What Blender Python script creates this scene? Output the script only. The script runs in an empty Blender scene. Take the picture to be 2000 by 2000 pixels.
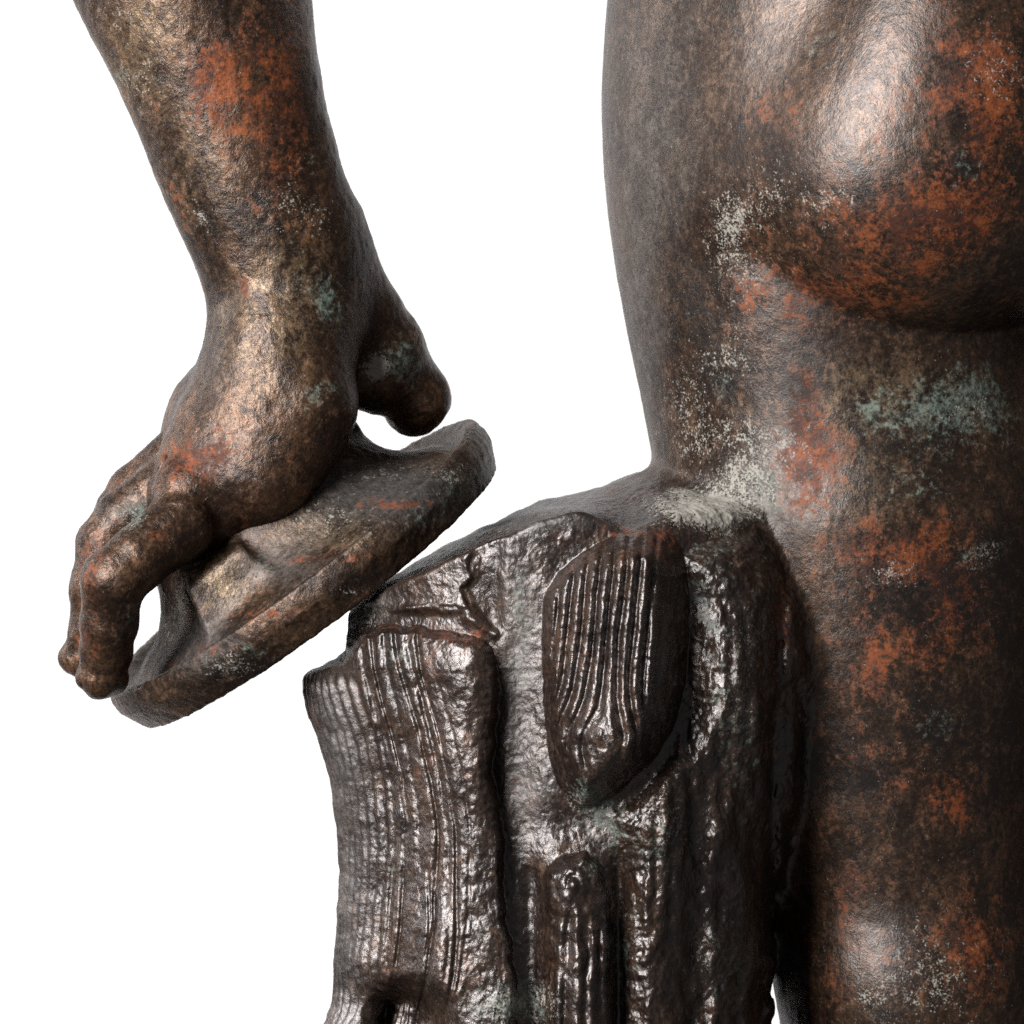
import bpy, math, time
import numpy as np
from mathutils import Vector

T0 = time.time()
C = bpy.context.scene.collection
f32 = np.float32

# ------------------------------------------------------------------ camera
# one scene unit "u" = 1000 photo pixels at the depth y = 0; S turns u into metres
S = 0.25
LENS = 135.0
D = LENS / 36.0 * 2.0                       # distance of the lens in u (the frame is 2 u wide)
cam = bpy.data.cameras.new("camera")
cam.lens = LENS; cam.sensor_width = 36.0
cam.clip_start = 0.05; cam.clip_end = 60.0
cam.dof.use_dof = True
cam.dof.focus_distance = (D + 0.12) * S
cam.dof.aperture_fstop = 16.0
camo = bpy.data.objects.new("camera", cam); C.objects.link(camo)
camo.location = (0, -D * S, 0); camo.rotation_euler = (math.radians(90), 0, 0)
sc = bpy.context.scene
sc.camera = camo
sc.render.engine = 'CYCLES'
sc.view_settings.view_transform = 'Standard'
sc.view_settings.look = 'None'
sc.view_settings.exposure = 0.0
sc.view_settings.gamma = 1.0
sc.cycles.use_denoising = False

# ------------------------------------------------------------------ world + studio lamps
w = bpy.data.worlds.new("World"); sc.world = w; w.use_nodes = True
w.node_tree.nodes['Background'].inputs[0].default_value = (1, 1, 1, 1)
w.node_tree.nodes['Background'].inputs[1].default_value = 0.11

def area(name, loc, target, sx, sy, power, col=(1, 1, 1), spread=180):
    l = bpy.data.lights.new(name, 'AREA'); l.shape = 'RECTANGLE'
    l.size = sx; l.size_y = sy; l.energy = power; l.color = col
    l.spread = math.radians(spread)
    o = bpy.data.objects.new(name, l); C.objects.link(o)
    o.location = loc
    o.rotation_euler = (Vector(target) - Vector(loc)).to_track_quat('-Z', 'Y').to_euler()
    return o

area("key_softbox", (-1.12, -1.28, 0.66), (0.03, 0.05, 0.0), 0.70, 1.50, 92.0, (1.0, 0.985, 0.965))
area("side_softbox", (-1.9, 0.25, 0.35), (0.1, 0.12, 0.0), 0.5, 1.2, 3.5, (0.97, 0.985, 1.0))
area("backdrop_lamp", (-1.9, 0.9, 0.7), (-0.1, 2.4, 0.0), 0.5, 1.6, 34.0)
area("backdrop_lamp", (1.9, 0.9, 0.7), (0.1, 2.4, 0.0), 0.5, 1.6, 34.0)

# ------------------------------------------------------------------ numpy helpers
rng = np.random.RandomState(7)
TAB = rng.rand(64, 64, 64).astype(f32)

def vnoise(x, y, z):
    xi = np.floor(x).astype(np.int32); yi = np.floor(y).astype(np.int32); zi = np.floor(z).astype(np.int32)
    fx = (x - xi).astype(f32); fy = (y - yi).astype(f32); fz = (z - zi).astype(f32)
    fx = fx * fx * (3 - 2 * fx); fy = fy * fy * (3 - 2 * fy); fz = fz * fz * (3 - 2 * fz)
    x0 = xi & 63; x1 = (xi + 1) & 63; y0 = yi & 63; y1 = (yi + 1) & 63; z0 = zi & 63; z1 = (zi + 1) & 63
    a = TAB[x0, y0, z0] * (1 - fx) + TAB[x1, y0, z0] * fx
    b = TAB[x0, y1, z0] * (1 - fx) + TAB[x1, y1, z0] * fx
    c = TAB[x0, y0, z1] * (1 - fx) + TAB[x1, y0, z1] * fx
    d = TAB[x0, y1, z1] * (1 - fx) + TAB[x1, y1, z1] * fx
    return (a * (1 - fy) + b * fy) * (1 - fz) + (c * (1 - fy) + d * fy) * fz - 0.5     # -0.5 .. 0.5

def fbm(p, scale, octaves=3, off=0.0, stretch=(1, 1, 1)):
    r = 0; a = 1.0; s = 1.0 / scale; t = 0
    for o in range(octaves):
        r = r + a * vnoise(p[:, 0] * s * stretch[0] + off + 13.1 * o, p[:, 1] * s * stretch[1] + 5.3 + off, p[:, 2] * s * stretch[2] + 9.7 * o)
        t += a; a *= 0.55; s *= 2.03
    return r / t * 2.0                                                                   # about -1 .. 1

def sstep(a, b, x):
    t = np.clip((x - a) / (b - a), 0, 1)
    return t * t * (3 - 2 * t)

def smin(a, b, k):
    h = np.clip(0.5 + 0.5 * (b - a) / k, 0, 1)
    return b + (a - b) * h - k * h * (1 - h)

def smax(a, b, k):
    return -smin(-a, -b, k)

def K(y):                                    # perspective factor at depth y
    return (D + y) / D

def W(px, py, y):                            # photo pixel at depth y -> point in u
    return np.array([(px - 1000) / 1000 * K(y), y, (1000 - py) / 1000 * K(y)], dtype=f32)

def topx(p):
    k = D / (D + p[:, 1])
    return 1000 + 1000 * p[:, 0] * k, 1000 - 1000 * p[:, 2] * k

def ellipsoid(p, c, r):
    q = p - c
    r = np.array(r, dtype=f32)
    k0 = np.sqrt(((q / r) ** 2).sum(1)); k1 = np.sqrt(((q / (r * r)) ** 2).sum(1)) + 1e-6
    return k0 * (k0 - 1.0) / k1

def cone(p, a, b, ra, rb):
    ba = b - a
    t = np.clip(((p - a) @ ba) / float(ba @ ba), 0, 1)
    q = p - a - t[:, None] * ba
    return np.sqrt((q * q).sum(1)) - (ra + (rb - ra) * t)

def chain(p, pts, k=0.02):
    """pts: (px, py, y, r) - a tapering limb through those joints"""
    d = None
    for a, b in zip(pts[:-1], pts[1:]):
        e = cone(p, W(*a[:3]), W(*b[:3]), a[3], b[3])
        d = e if d is None else smin(d, e, k)
    return d

def loft(p, st):
    """st: (px, py, y, half width in the picture plane, half depth): elliptical sections along a gently bent axis"""
    cs = np.array([W(*s[:3]) for s in st])
    ax = cs[-1] - cs[0]; ax = ax / np.linalg.norm(ax)
    sv = (cs - cs[0]) @ ax
    g = np.linspace(sv[0] - 0.2, sv[-1] + 0.2, 400)
    ker = np.exp(-np.linspace(-2.2, 2.2, 41) ** 2); ker /= ker.sum()
    def tab(v):
        y = np.interp(g, sv, v)
        return np.convolve(np.pad(y, 20, mode='edge'), ker, mode='valid')
    t = (p - cs[0].astype(f32)) @ ax.astype(f32)
    off = cs - cs[0] - sv[:, None] * ax
    c = [np.interp(t, g, tab(off[:, i])) for i in range(3)]
    hw = np.interp(t, g, tab([s[3] for s in st])); hd = np.interp(t, g, tab([s[4] for s in st]))
    q = p - cs[0] - t[:, None] * ax
    qx = q[:, 0] - c[0]; qy = q[:, 1] - c[1]; qz = q[:, 2] - c[2]
    lat = np.sqrt(qx * qx + qz * qz)
    k0 = np.sqrt((lat / hw) ** 2 + (qy / hd) ** 2); k1 = np.sqrt((lat / hw ** 2) ** 2 + (qy / hd ** 2) ** 2) + 1e-6
    return np.maximum(k0 * (k0 - 1) / k1, t - float(sv[-1])).astype(f32)

def chunks(fn, p, n=600000):
    return np.concatenate([fn(p[i:i + n].astype(f32)).astype(f32) for i in range(0, len(p), n)])

# ------------------------------------------------------------------ implicit surface -> quads (surface nets)
def polygonise(fn, lo, hi, h, B=8, project=1):
    lo = np.array(lo, float); hi = np.array(hi, float)
    nb = np.ceil((hi - lo) / (h * B)).astype(int)
    n = nb * B
    bc = np.stack(np.meshgrid(*[np.arange(m) for m in nb], indexing='ij'), -1).reshape(-1, 3)
    ctr = lo + (bc * B + (B - 1) / 2) * h
    dc = chunks(fn, ctr)
    act = np.abs(dc) < h * B * 0.87 * 1.55 + 0.01
    G = np.where(dc < 0, -1, 1).astype(f32).reshape(nb)
    G = np.repeat(np.repeat(np.repeat(G, B, 0), B, 1), B, 2)
    loc = np.stack(np.meshgrid(*[np.arange(B)] * 3, indexing='ij'), -1).reshape(-1, 3)
    ab = bc[act]
    V6 = G.reshape(nb[0], B, nb[1], B, nb[2], B)
    step = 1500
    for i in range(0, len(ab), step):
        b = ab[i:i + step]
        ii = b[:, None, :] * B + loc[None]
        v = fn((lo + ii.reshape(-1, 3) * h).astype(f32)).astype(f32).reshape(len(b), B, B, B)
        V6[b[:, 0], :, b[:, 1], :, b[:, 2], :] = v
    # close the solid at the borders of the box
    G[0], G[-1] = 1, 1
    G[:, 0], G[:, -1] = 1, 1
    G[:, :, 0], G[:, :, -1] = 1, 1
    I = G < 0
    cnt = np.zeros(n - 1, np.int8)
    for a in (0, 1):
        for b in (0, 1):
            for c in (0, 1):
                cnt += I[a:n[0] - 1 + a, b:n[1] - 1 + b, c:n[2] - 1 + c]
    cells = np.argwhere((cnt > 0) & (cnt < 8))
    del cnt
    m = n - 1
    key = (cells[:, 0] * m[1] + cells[:, 1]) * m[2] + cells[:, 2]
    vals = {}
    for a in (0, 1):
        for b in (0, 1):
            for c in (0, 1):
                vals[(a, b, c)] = G[cells[:, 0] + a, cells[:, 1] + b, cells[:, 2] + c]
    acc = np.zeros((len(cells), 3)); num = np.zeros(len(cells))
    for ax in range(3):
        for u in (0, 1):
            for v in (0, 1):
                e0 = [0, 0, 0]; o = [q for q in range(3) if q != ax]
                e0[o[0]] = u; e0[o[1]] = v
                e1 = list(e0); e1[ax] = 1
                A = vals[tuple(e0)]; Bv = vals[tuple(e1)]
                x = (A < 0) != (Bv < 0)
                t = np.where(x, A / np.where(x, A - Bv, 1), 0)
                pt = np.array(e0, float)[None].repeat(len(cells), 0); pt[:, ax] = t
                acc += pt * x[:, None]; num += x
    P = lo + (cells + acc / num[:, None]) * h
    quads = []
    for ax in range(3):
        o1, o2 = [(1, 2), (2, 0), (0, 1)][ax]
        sl0 = [slice(1, None)] * 3; sl1 = [slice(1, None)] * 3
        sl0[ax] = slice(0, -1); sl1[ax] = slice(1, None)
        A = I[tuple(sl0)]; Bv = I[tuple(sl1)]
        e = np.argwhere(A != Bv)
        base = e + 1; base[:, ax] -= 1
        neg = A[tuple(e.T)]
        ok = (base[:, o1] < n[o1] - 1) & (base[:, o2] < n[o2] - 1)
        base, neg = base[ok], neg[ok]
        def cid(d1, d2):
            c = base.copy(); c[:, o1] -= d1; c[:, o2] -= d2
            return np.searchsorted(key, (c[:, 0] * m[1] + c[:, 1]) * m[2] + c[:, 2])
        q = np.stack([cid(1, 1), cid(0, 1), cid(0, 0), cid(1, 0)], 1)
        q[~neg] = q[~neg][:, ::-1]
        quads.append(q)
    Q = np.concatenate(quads)
    P = P.astype(f32)
    inner = np.all((P > lo + 2.5 * h) & (P < lo + (n - 3.5) * h), axis=1)
    for _ in range(project):
        eps = h * 0.6
        d = chunks(fn, P)
        g = np.stack([chunks(fn, P + np.eye(3, dtype=f32)[i] * eps) - d for i in range(3)], 1) / eps
        mv = d[:, None] * g / np.maximum((g * g).sum(1), 0.25)[:, None]
        ln = np.linalg.norm(mv, axis=1, keepdims=True)
        mv *= np.minimum(1, h * 0.8 / np.maximum(ln, 1e-9))
        P -= (mv * inner[:, None]).astype(f32)
    return P, Q

def vnormals(P, Q):
    fn = np.cross(P[Q[:, 2]] - P[Q[:, 0]], P[Q[:, 3]] - P[Q[:, 1]])
    N = np.zeros((len(P), 3))
    for k in range(4):
        for a in range(3):
            N[:, a] += np.bincount(Q[:, k], fn[:, a], len(P))
    return (N / np.maximum(np.linalg.norm(N, axis=1, keepdims=True), 1e-12)).astype(f32), fn

def refine(P, Q, sel, fn, h):
    """split the selected quads in four and lay the new points on the surface; the border of the selection stays put"""
    q = Q[sel]; rest = Q[~sel]; n = len(P)
    e = np.stack([q, np.roll(q, -1, 1)], 2).reshape(-1, 2)
    es = np.sort(e, 1); key = es[:, 0].astype(np.int64) * n + es[:, 1]
    uk, inv, cn = np.unique(key, return_inverse=True, return_counts=True)
    ea = uk // n; eb = uk % n
    mid = (P[ea] + P[eb]) / 2; cen = P[q].mean(1)
    new = np.concatenate([mid, cen]).astype(f32)
    free = np.concatenate([cn > 1, np.ones(len(cen), bool)])
    eps = h * 0.5
    d = chunks(fn, new); g = np.stack([chunks(fn, new + np.eye(3, dtype=f32)[i] * eps) - d for i in range(3)], 1) / eps
    mv = d[:, None] * g / np.maximum((g * g).sum(1), 0.3)[:, None]
    ln = np.linalg.norm(mv, axis=1, keepdims=True)
    mv *= np.minimum(1, h * 0.7 / np.maximum(ln, 1e-9)) * free[:, None]
    new -= mv.astype(f32)
    m = (n + inv).reshape(-1, 4); c = n + len(mid) + np.arange(len(q))
    sub = np.stack([np.stack([q[:, k], m[:, k], c, m[:, k - 1]], 1) for k in range(4)], 1).reshape(-1, 4)
    Qn = np.concatenate([rest, sub]); flag = np.zeros(len(Qn), bool); flag[len(rest):] = True
    fixed = np.zeros(n + len(new), bool); fixed[n:] = ~free
    return np.concatenate([P, new]), Qn, flag, fixed

def relax(P, Q, x, it=1):
    """mean of the neighbours, for any per-vertex array"""
    n = len(P)
    e0 = Q.ravel(); e1 = np.roll(Q, -1, 1).ravel()
    deg = np.bincount(e0, minlength=n) + np.bincount(e1, minlength=n)
    for _ in range(it):
        if x.ndim == 1:
            x = ((np.bincount(e0, x[e1], n) + np.bincount(e1, x[e0], n)) / np.maximum(deg, 1)).astype(f32)
        else:
            x = np.stack([(np.bincount(e0, x[e1, a], n) + np.bincount(e1, x[e0, a], n)) / np.maximum(deg, 1) for a in range(x.shape[1])], 1).astype(f32)
    return x

def emit(name, P, Q, N, attrs, mat, parent, sel=None):
    """link the faces SEL of the surface as one mesh object, shaded with the normals of the whole surface"""
    q = Q if sel is None else Q[sel]
    used, inv = np.unique(q.ravel(), return_inverse=True)
    v = (P[used] * S).astype(f32); q = inv.reshape(-1, 4).astype(np.int32)
    me = bpy.data.meshes.new(name)
    me.vertices.add(len(v)); me.vertices.foreach_set('co', v.ravel())
    me.loops.add(q.size); me.loops.foreach_set('vertex_index', q.ravel())
    me.polygons.add(len(q))
    me.polygons.foreach_set('loop_start', np.arange(0, q.size, 4, dtype=np.int32))
    me.polygons.foreach_set('use_smooth', np.ones(len(q), bool))
    me.update(calc_edges=True)
    for k, a in attrs.items():
        at = me.attributes.new(k, 'FLOAT', 'POINT')
        at.data.foreach_set('value', np.ascontiguousarray(a[used], dtype=f32))
    if sel is not None:
        me.normals_split_custom_set_from_vertices(N[used].astype(np.float64))
    me.materials.append(mat)
    o = bpy.data.objects.new(name, me); C.objects.link(o)
    if parent is not None:
        o.parent = parent
        o.matrix_parent_inverse = parent.matrix_world.inverted()
    return o

def thing(name, label, cat, loc):
    o = bpy.data.objects.new(name, None); C.objects.link(o)
    o.empty_display_size = 0.05
    o.location = loc; o['label'] = label; o['category'] = cat
    bpy.context.view_layer.update()
    return o

# ------------------------------------------------------------------ patina material
def patina(name, rough=0.42, bump=0.5, grain=1.0, hue=(1, 1, 1), fib=0.0, metal=0.4, ior=2.2, edge=0.6, off=(0, 0, 0, 0)):
    m = bpy.data.materials.new(name); m.use_nodes = True
    nt = m.node_tree; nt.nodes.clear()
    L = nt.links.new
    def node(t, **kw):
        x = nt.nodes.new(t)
        for k, v in kw.items(): setattr(x, k, v)
        return x
    def val(x):
        return x
    def math_(op, a, b=None, clamp=False):
        x = node('ShaderNodeMath', operation=op, use_clamp=clamp)
        for i, s in enumerate((a, b)):
            if s is None: continue
            if isinstance(s, (int, float)): x.inputs[i].default_value = s
            else: L(s, x.inputs[i])
        return x.outputs[0]
    def ramp(s, a, b):
        x = node('ShaderNodeMapRange', interpolation_type='SMOOTHSTEP')
        L(s, x.inputs[0]); x.inputs[1].default_value = a; x.inputs[2].default_value = b
        return x.outputs[0]
    def mix(f, a, b):
        x = node('ShaderNodeMix', data_type='RGBA')
        if isinstance(f, (int, float)): x.inputs[0].default_value = f
        else: L(f, x.inputs[0])
        for s, i in ((a, 6), (b, 7)):
            if isinstance(s, tuple): x.inputs[i].default_value = (*s, 1)
            else: L(s, x.inputs[i])
        return x.outputs[2]
    tc = node('ShaderNodeTexCoord')
    mp = node('ShaderNodeMapping'); L(tc.outputs['Object'], mp.inputs[0])
    mp.inputs['Scale'].default_value = (1, 1, 1)
    co = mp.outputs[0]
    mps = node('ShaderNodeMapping'); L(tc.outputs['Object'], mps.inputs[0]); mps.inputs['Scale'].default_value = (1, 1, 0.16)
    mpd = node('ShaderNodeMapping'); L(tc.outputs['Object'], mpd.inputs[0]); mpd.inputs['Scale'].default_value = (1, 1, 0.6)
    def noise(scale, detail=4, rough_=0.6, dist=0.0, src=co):
        x = node('ShaderNodeTexNoise'); L(src, x.inputs['Vector'])
        x.inputs['Scale'].default_value = scale; x.inputs['Detail'].default_value = detail
        x.inputs['Roughness'].default_value = rough_; x.inputs['Distortion'].default_value = dist
        return x.outputs[0]
    def attr(n):
        x = node('ShaderNodeAttribute', attribute_name=n); return x.outputs['Fac']
    nb = noise(24, 6, 0.70, 0.6, mpd.outputs[0])                # patches of about 4 cm
    nm = noise(80, 7, 0.74, 0.8, mpd.outputs[0])                # blotches of about 1 cm
    nf = noise(300, 5, 0.74, 0.3)               # speckle
    nff = noise(850, 3, 0.65)
    def c0(x, k): return math_('MULTIPLY', math_('SUBTRACT', x, 0.5), k)
    def add(*a):
        r_ = a[0]
        for q in a[1:]: r_ = math_('ADD', r_, q)
        return r_
    H = lambda *c: tuple(a * b for a, b in zip(c, hue))
    # base metal: dark brown to olive brown
    base = mix(ramp(add(nb, c0(nf, 0.5)), 0.36, 0.66), H(0.026, 0.0145, 0.0095), H(0.075, 0.044, 0.026))
    base = mix(math_('MULTIPLY', ramp(add(nm, c0(nf, 0.7)), 0.48, 0.72), 0.7), base, H(0.125, 0.076, 0.045))
    base = mix(math_('MULTIPLY', ramp(attr('olive'), 0.0, 1.0), ramp(add(nm, c0(nf, 0.8)), 0.36, 0.62)), base, H(0.135, 0.100, 0.060))
    base = mix(math_('MULTIPLY', ramp(add(attr('matt'), c0(nm, 1.2), c0(nf, 0.6)), 0.05, 0.9), 0.8), base, (0.082, 0.076, 0.072))      # grey dust, also the light's grey sheen painted on the left flanks
    mo = node('ShaderNodeMapRange'); L(add(noise(380, 6, 0.82, 0.4), c0(nm, 0.5)), mo.inputs[0])
    mo.inputs[1].default_value = 0.36; mo.inputs[2].default_value = 0.64; mo.inputs[3].default_value = 0.34; mo.inputs[4].default_value = 1.35
    vm = node('ShaderNodeVectorMath', operation='SCALE'); L(base, vm.inputs[0]); L(mo.outputs[0], vm.inputs['Scale']); base = vm.outputs[0]
    # copper red / orange
    fo = ramp(add(math_('ADD', math_('MULTIPLY', attr('orange'), 0.46), off[0]), c0(nm, 1.25), c0(nf, 0.95), c0(nb, 0.6)), 0.14, 0.46)
    ocol = mix(ramp(add(noise(60, 4), c0(nf, 1.0)), 0.38, 0.66), (0.050, 0.0145, 0.008), (0.205, 0.052, 0.014))
    col = mix(math_('MULTIPLY', fo, 0.88), base, ocol)
    # black pitting
    fd = ramp(add(math_('ADD', math_('MULTIPLY', attr('dark'), 0.42), off[1]), c0(noise(140, 6, 0.75, 0.6), 1.2), c0(nff, 0.9)), 0.12, 0.34)
    col = mix(math_('MULTIPLY', fd, 0.85), col, (0.012, 0.0095, 0.0085))
    # green
    fg = ramp(add(math_('ADD', math_('MULTIPLY', attr('green'), 0.46), off[2]), c0(noise(130, 6, 0.78, 0.6), 1.2), c0(nf, 1.0)), 0.22, 0.60)
    col = mix(math_('MULTIPLY', fg, 0.72), col, mix(ramp(nf, 0.40, 0.66), (0.036, 0.055, 0.048), (0.17, 0.225, 0.19)))
    # pale mineral bloom
    fp = ramp(add(math_('ADD', math_('MULTIPLY', attr('pale'), 0.48), off[3]), c0(noise(230, 6, 0.82), 1.25), c0(nff, 1.1)), 0.30, 0.52)
    col = mix(math_('MULTIPLY', fp, 0.68), col, (0.40, 0.38, 0.335))
    bs = node('ShaderNodeBsdfPrincipled')
    L(col, bs.inputs['Base Color'])
    met = math_('SUBTRACT', metal, math_('ADD', math_('MULTIPLY', fo, 0.25), math_('MULTIPLY', math_('MAXIMUM', fg, fp), 0.55)), True)
    L(met, bs.inputs['Metallic'])
    L(math_('SUBTRACT', 0.5, math_('MULTIPLY', math_('MAXIMUM', fo, math_('MAXIMUM', fg, fp)), 0.28)), bs.inputs['Specular IOR Level'])
    r = math_('ADD', rough - 0.12, math_('ADD', math_('MULTIPLY', nf, 0.22), math_('MULTIPLY', math_('MAXIMUM', math_('MULTIPLY', fo, 0.7), math_('MAXIMUM', fg, fp)), 0.30)), True)
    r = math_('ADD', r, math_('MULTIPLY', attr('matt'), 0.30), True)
    L(r, bs.inputs['Roughness'])
    bs.inputs['Specular Tint'].default_value = (edge, edge * 0.985, edge, 1)
    bs.inputs['IOR'].default_value = ior
    # fine cast relief
    h = add(math_('MULTIPLY', noise(230 * grain, 5, 0.62, 0.5), math_('ADD', 0.25, ramp(nb, 0.35, 0.65))), math_('MULTIPLY', noise(620 * grain, 4, 0.65), 0.45), math_('MULTIPLY', nff, 0.12))
    h = math_('SUBTRACT', h, math_('MULTIPLY', fd, 0.14))
    h = math_('ADD', h, math_('MULTIPLY', math_('MAXIMUM', fg, fp), 0.08))
    if fib:
        h = math_('ADD', h, math_('MULTIPLY', noise(420, 3, 0.6, 0.3, mps.outputs[0]), fib))
    bp = node('ShaderNodeBump'); L(h, bp.inputs['Height'])
    bp.inputs['Strength'].default_value = bump; bp.inputs['Distance'].default_value = 0.0011
    L(bp.outputs[0], bs.inputs['Normal'])
    out = node('ShaderNodeOutputMaterial'); L(bs.outputs[0], out.inputs[0])
    return m

M_ARM = patina("arm_bronze", 0.33, 0.48, 1.0, (1.20, 1.08, 1.00), 0.0, 0.48, 1.9, 0.5, (0.00, 0.10, 0.03, 0.08))
M_BODY = patina("body_bronze", 0.35, 0.30, 1.1, (1.10, 1.02, 1.0), 0.0, 0.40, 2.1, 0.5, (0.02, 0.13, 0.05, 0.09))
M_DISC = patina("disc_bronze", 0.36, 0.55, 1.0, (1.2, 1.15, 1.1), 0.0, 0.55, 2.0, 0.5, (-0.02, 0.04, 0.03, 0.06))
M_STUMP = patina("stump_bronze", 0.33, 0.50, 0.9, (0.66, 0.60, 0.62), 0.2, 0.32, 3.0, 0.45, (-0.02, 0.02, 0.05, 0.04))

def patches(p, spec, seed=0.0, wob=40):
    """spec: {attribute: [(px, py, rx, ry, strength, lean)]}: stains of the metal and painted grey sheen, each where it sits on the bronze"""
    PX, PY = topx(p)
    jx = fbm(p, 0.12, 3, seed) * wob; jy = fbm(p, 0.12, 3, seed + 31) * wob
    PX = PX + jx; PY = PY + jy
    res = {}
    for k in ('orange', 'green', 'pale', 'dark', 'olive', 'matt'):
        a = np.zeros(len(p), f32)
        for (x, y, rx, ry, s, *ln) in spec.get(k, ()):
            l = ln[0] if ln else 0.0
            q = ((PX - x - l * (PY - y)) / rx) ** 2 + ((PY - y) / ry) ** 2
            a = a + s * np.exp(-q * 1.1)
        res[k] = np.clip(a, -1, 1.4)
    return res

# ------------------------------------------------------------------ backdrop (white studio sweep)
def backdrop():
    m = bpy.data.materials.new("white_paper"); m.use_nodes = True
    nt = m.node_tree; b = nt.nodes['Principled BSDF']
    n = nt.nodes.new('ShaderNodeTexNoise'); n.inputs['Scale'].default_value = 3.0
    r = nt.nodes.new('ShaderNodeMapRange'); nt.links.new(n.outputs[0], r.inputs[0])
    r.inputs[3].default_value = 0.86; r.inputs[4].default_value = 0.89
    nt.links.new(r.outputs[0], b.inputs['Base Color'])
    b.inputs['Roughness'].default_value = 0.95; b.inputs['Specular IOR Level'].default_value = 0.1
    prof = [(2.4, 2.6), (2.4, 0.0), (2.4, -0.75)]
    X = 3.6
    for i in range(1, 9):
        a = i / 8 * math.pi / 2
        prof.append((2.4 - 0.5 * (1 - math.cos(a)), -0.75 - 0.5 * math.sin(a)))
    prof.append((1.3, -1.25))
    vs = []; fs = []
    for (y, z) in prof:
        for x in (-X, X): vs.append((x, y, z))
    for i in range(len(prof) - 1):
        fs.append((2 * i, 2 * i + 1, 2 * i + 3, 2 * i + 2))
    me = bpy.data.meshes.new("backdrop"); me.from_pydata(vs, [], fs)
    for p in me.polygons: p.use_smooth = True
    me.materials.append(m)
    o = bpy.data.objects.new("backdrop", me); C.objects.link(o)
    o['kind'] = 'structure'; o['label'] = 'plain white studio backdrop behind the bronze'
backdrop()

# ------------------------------------------------------------------ the tree stump: relief of the bark as a height field
RX0, RY0, RST = 520.0, 880.0, 1.6
RNX, RNY = 750, 800
gx, gy = np.meshgrid(RX0 + np.arange(RNX) * RST, RY0 + np.arange(RNY) * RST, indexing='ij')

def poly_in(P, x, y):
    """signed distance to a polygon, positive inside"""
    P = np.array(P, float); d = np.full(x.shape, 1e18); s = np.zeros(x.shape, bool)
    n = len(P)
    for i in range(n):
        a = P[i]; b = P[(i + 1) % n]
        e = b - a; wx = x - a[0]; wy = y - a[1]
        t = np.clip((wx * e[0] + wy * e[1]) / (e @ e), 0, 1)
        d = np.minimum(d, (wx - t * e[0]) ** 2 + (wy - t * e[1]) ** 2)
        c = (a[1] <= y) != (b[1] <= y)
        with np.errstate(divide='ignore', invalid='ignore'):
            xi = a[0] + (y - a[1]) / (b[1] - a[1] if b[1] != a[1] else 1e-9) * e[0]
        s ^= c & (x < xi)
    return np.where(s, 1, -1) * np.sqrt(d)

def n2(scale, octv=3, off=0.0, sx=1.0, sy=1.0):
    p = np.stack([gx.ravel() / 1000, np.full(gx.size, 0.37 + off), gy.ravel() / 1000], 1).astype(f32)
    return fbm(p, scale / 1000, octv, off, (sx, 1, sy)).reshape(gx.shape)

PLATE_A = [(400, 1330), (560, 1312), (600, 1300), (640, 1285), (668, 1290), (680, 1265), (702, 1237), (745, 1222), (823, 1224), (869, 1230), (920, 1241),
           (949, 1253), (968, 1280), (974, 1355), (966, 1441), (958, 1515), (975, 1572), (983, 1640), (986, 1754), (996, 1840), (1008, 1910), (1020, 2250), (400, 2250)]
PLATE_B = [(1062, 1190), (1072, 1152), (1096, 1118), (1130, 1090), (1168, 1065), (1215, 1043), (1262, 1033), (1302, 1042), (1332, 1070), (1348, 1115), (1354, 1180), (1352, 1260), (1342, 1340), (1322, 1405), (1292, 1458), (1250, 1508),
           (1200, 1550), (1158, 1576), (1132, 1580), (1110, 1562), (1090, 1525), (1076, 1475), (1067, 1400), (1063, 1290)]
PLATE_R = [(1335, 1085), (1390, 1062), (1440, 1050), (1500, 1060), (1570, 1130), (1680, 1250), (1680, 2250), (1228, 2250), (1226, 1800), (1228, 1660), (1200, 1600), (1262, 1568), (1310, 1500), (1325, 1440), (1338, 1340), (1342, 1200)]
STUB_C = [(1054, 1722), (1064, 1697), (1096, 1673), (1142, 1665), (1178, 1695), (1192, 1760), (1200, 1850), (1210, 2250), (1066, 2250), (1064, 1900)]
rag = n2(40, 3, 1.0) * 9 + n2(14, 2, 2.0) * 4
dA = poly_in(PLATE_A, gx, gy) + rag
dB = poly_in(PLATE_B, gx, gy) + rag * 0.4
dR = poly_in(PLATE_R, gx, gy) + rag * 1.2
dC = poly_in(STUB_C, gx, gy) + rag * 0.5
left = np.interp(gy, [1250, 1304, 1333, 1430, 1526, 1612, 1726, 1811, 1914, 2000, 2100], [590, 598, 607, 635, 658, 670, 672, 670, 658, 641, 620])
wav = n2(120, 2, 3.0, 1.0, 0.35)
uA = gx - left
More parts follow.
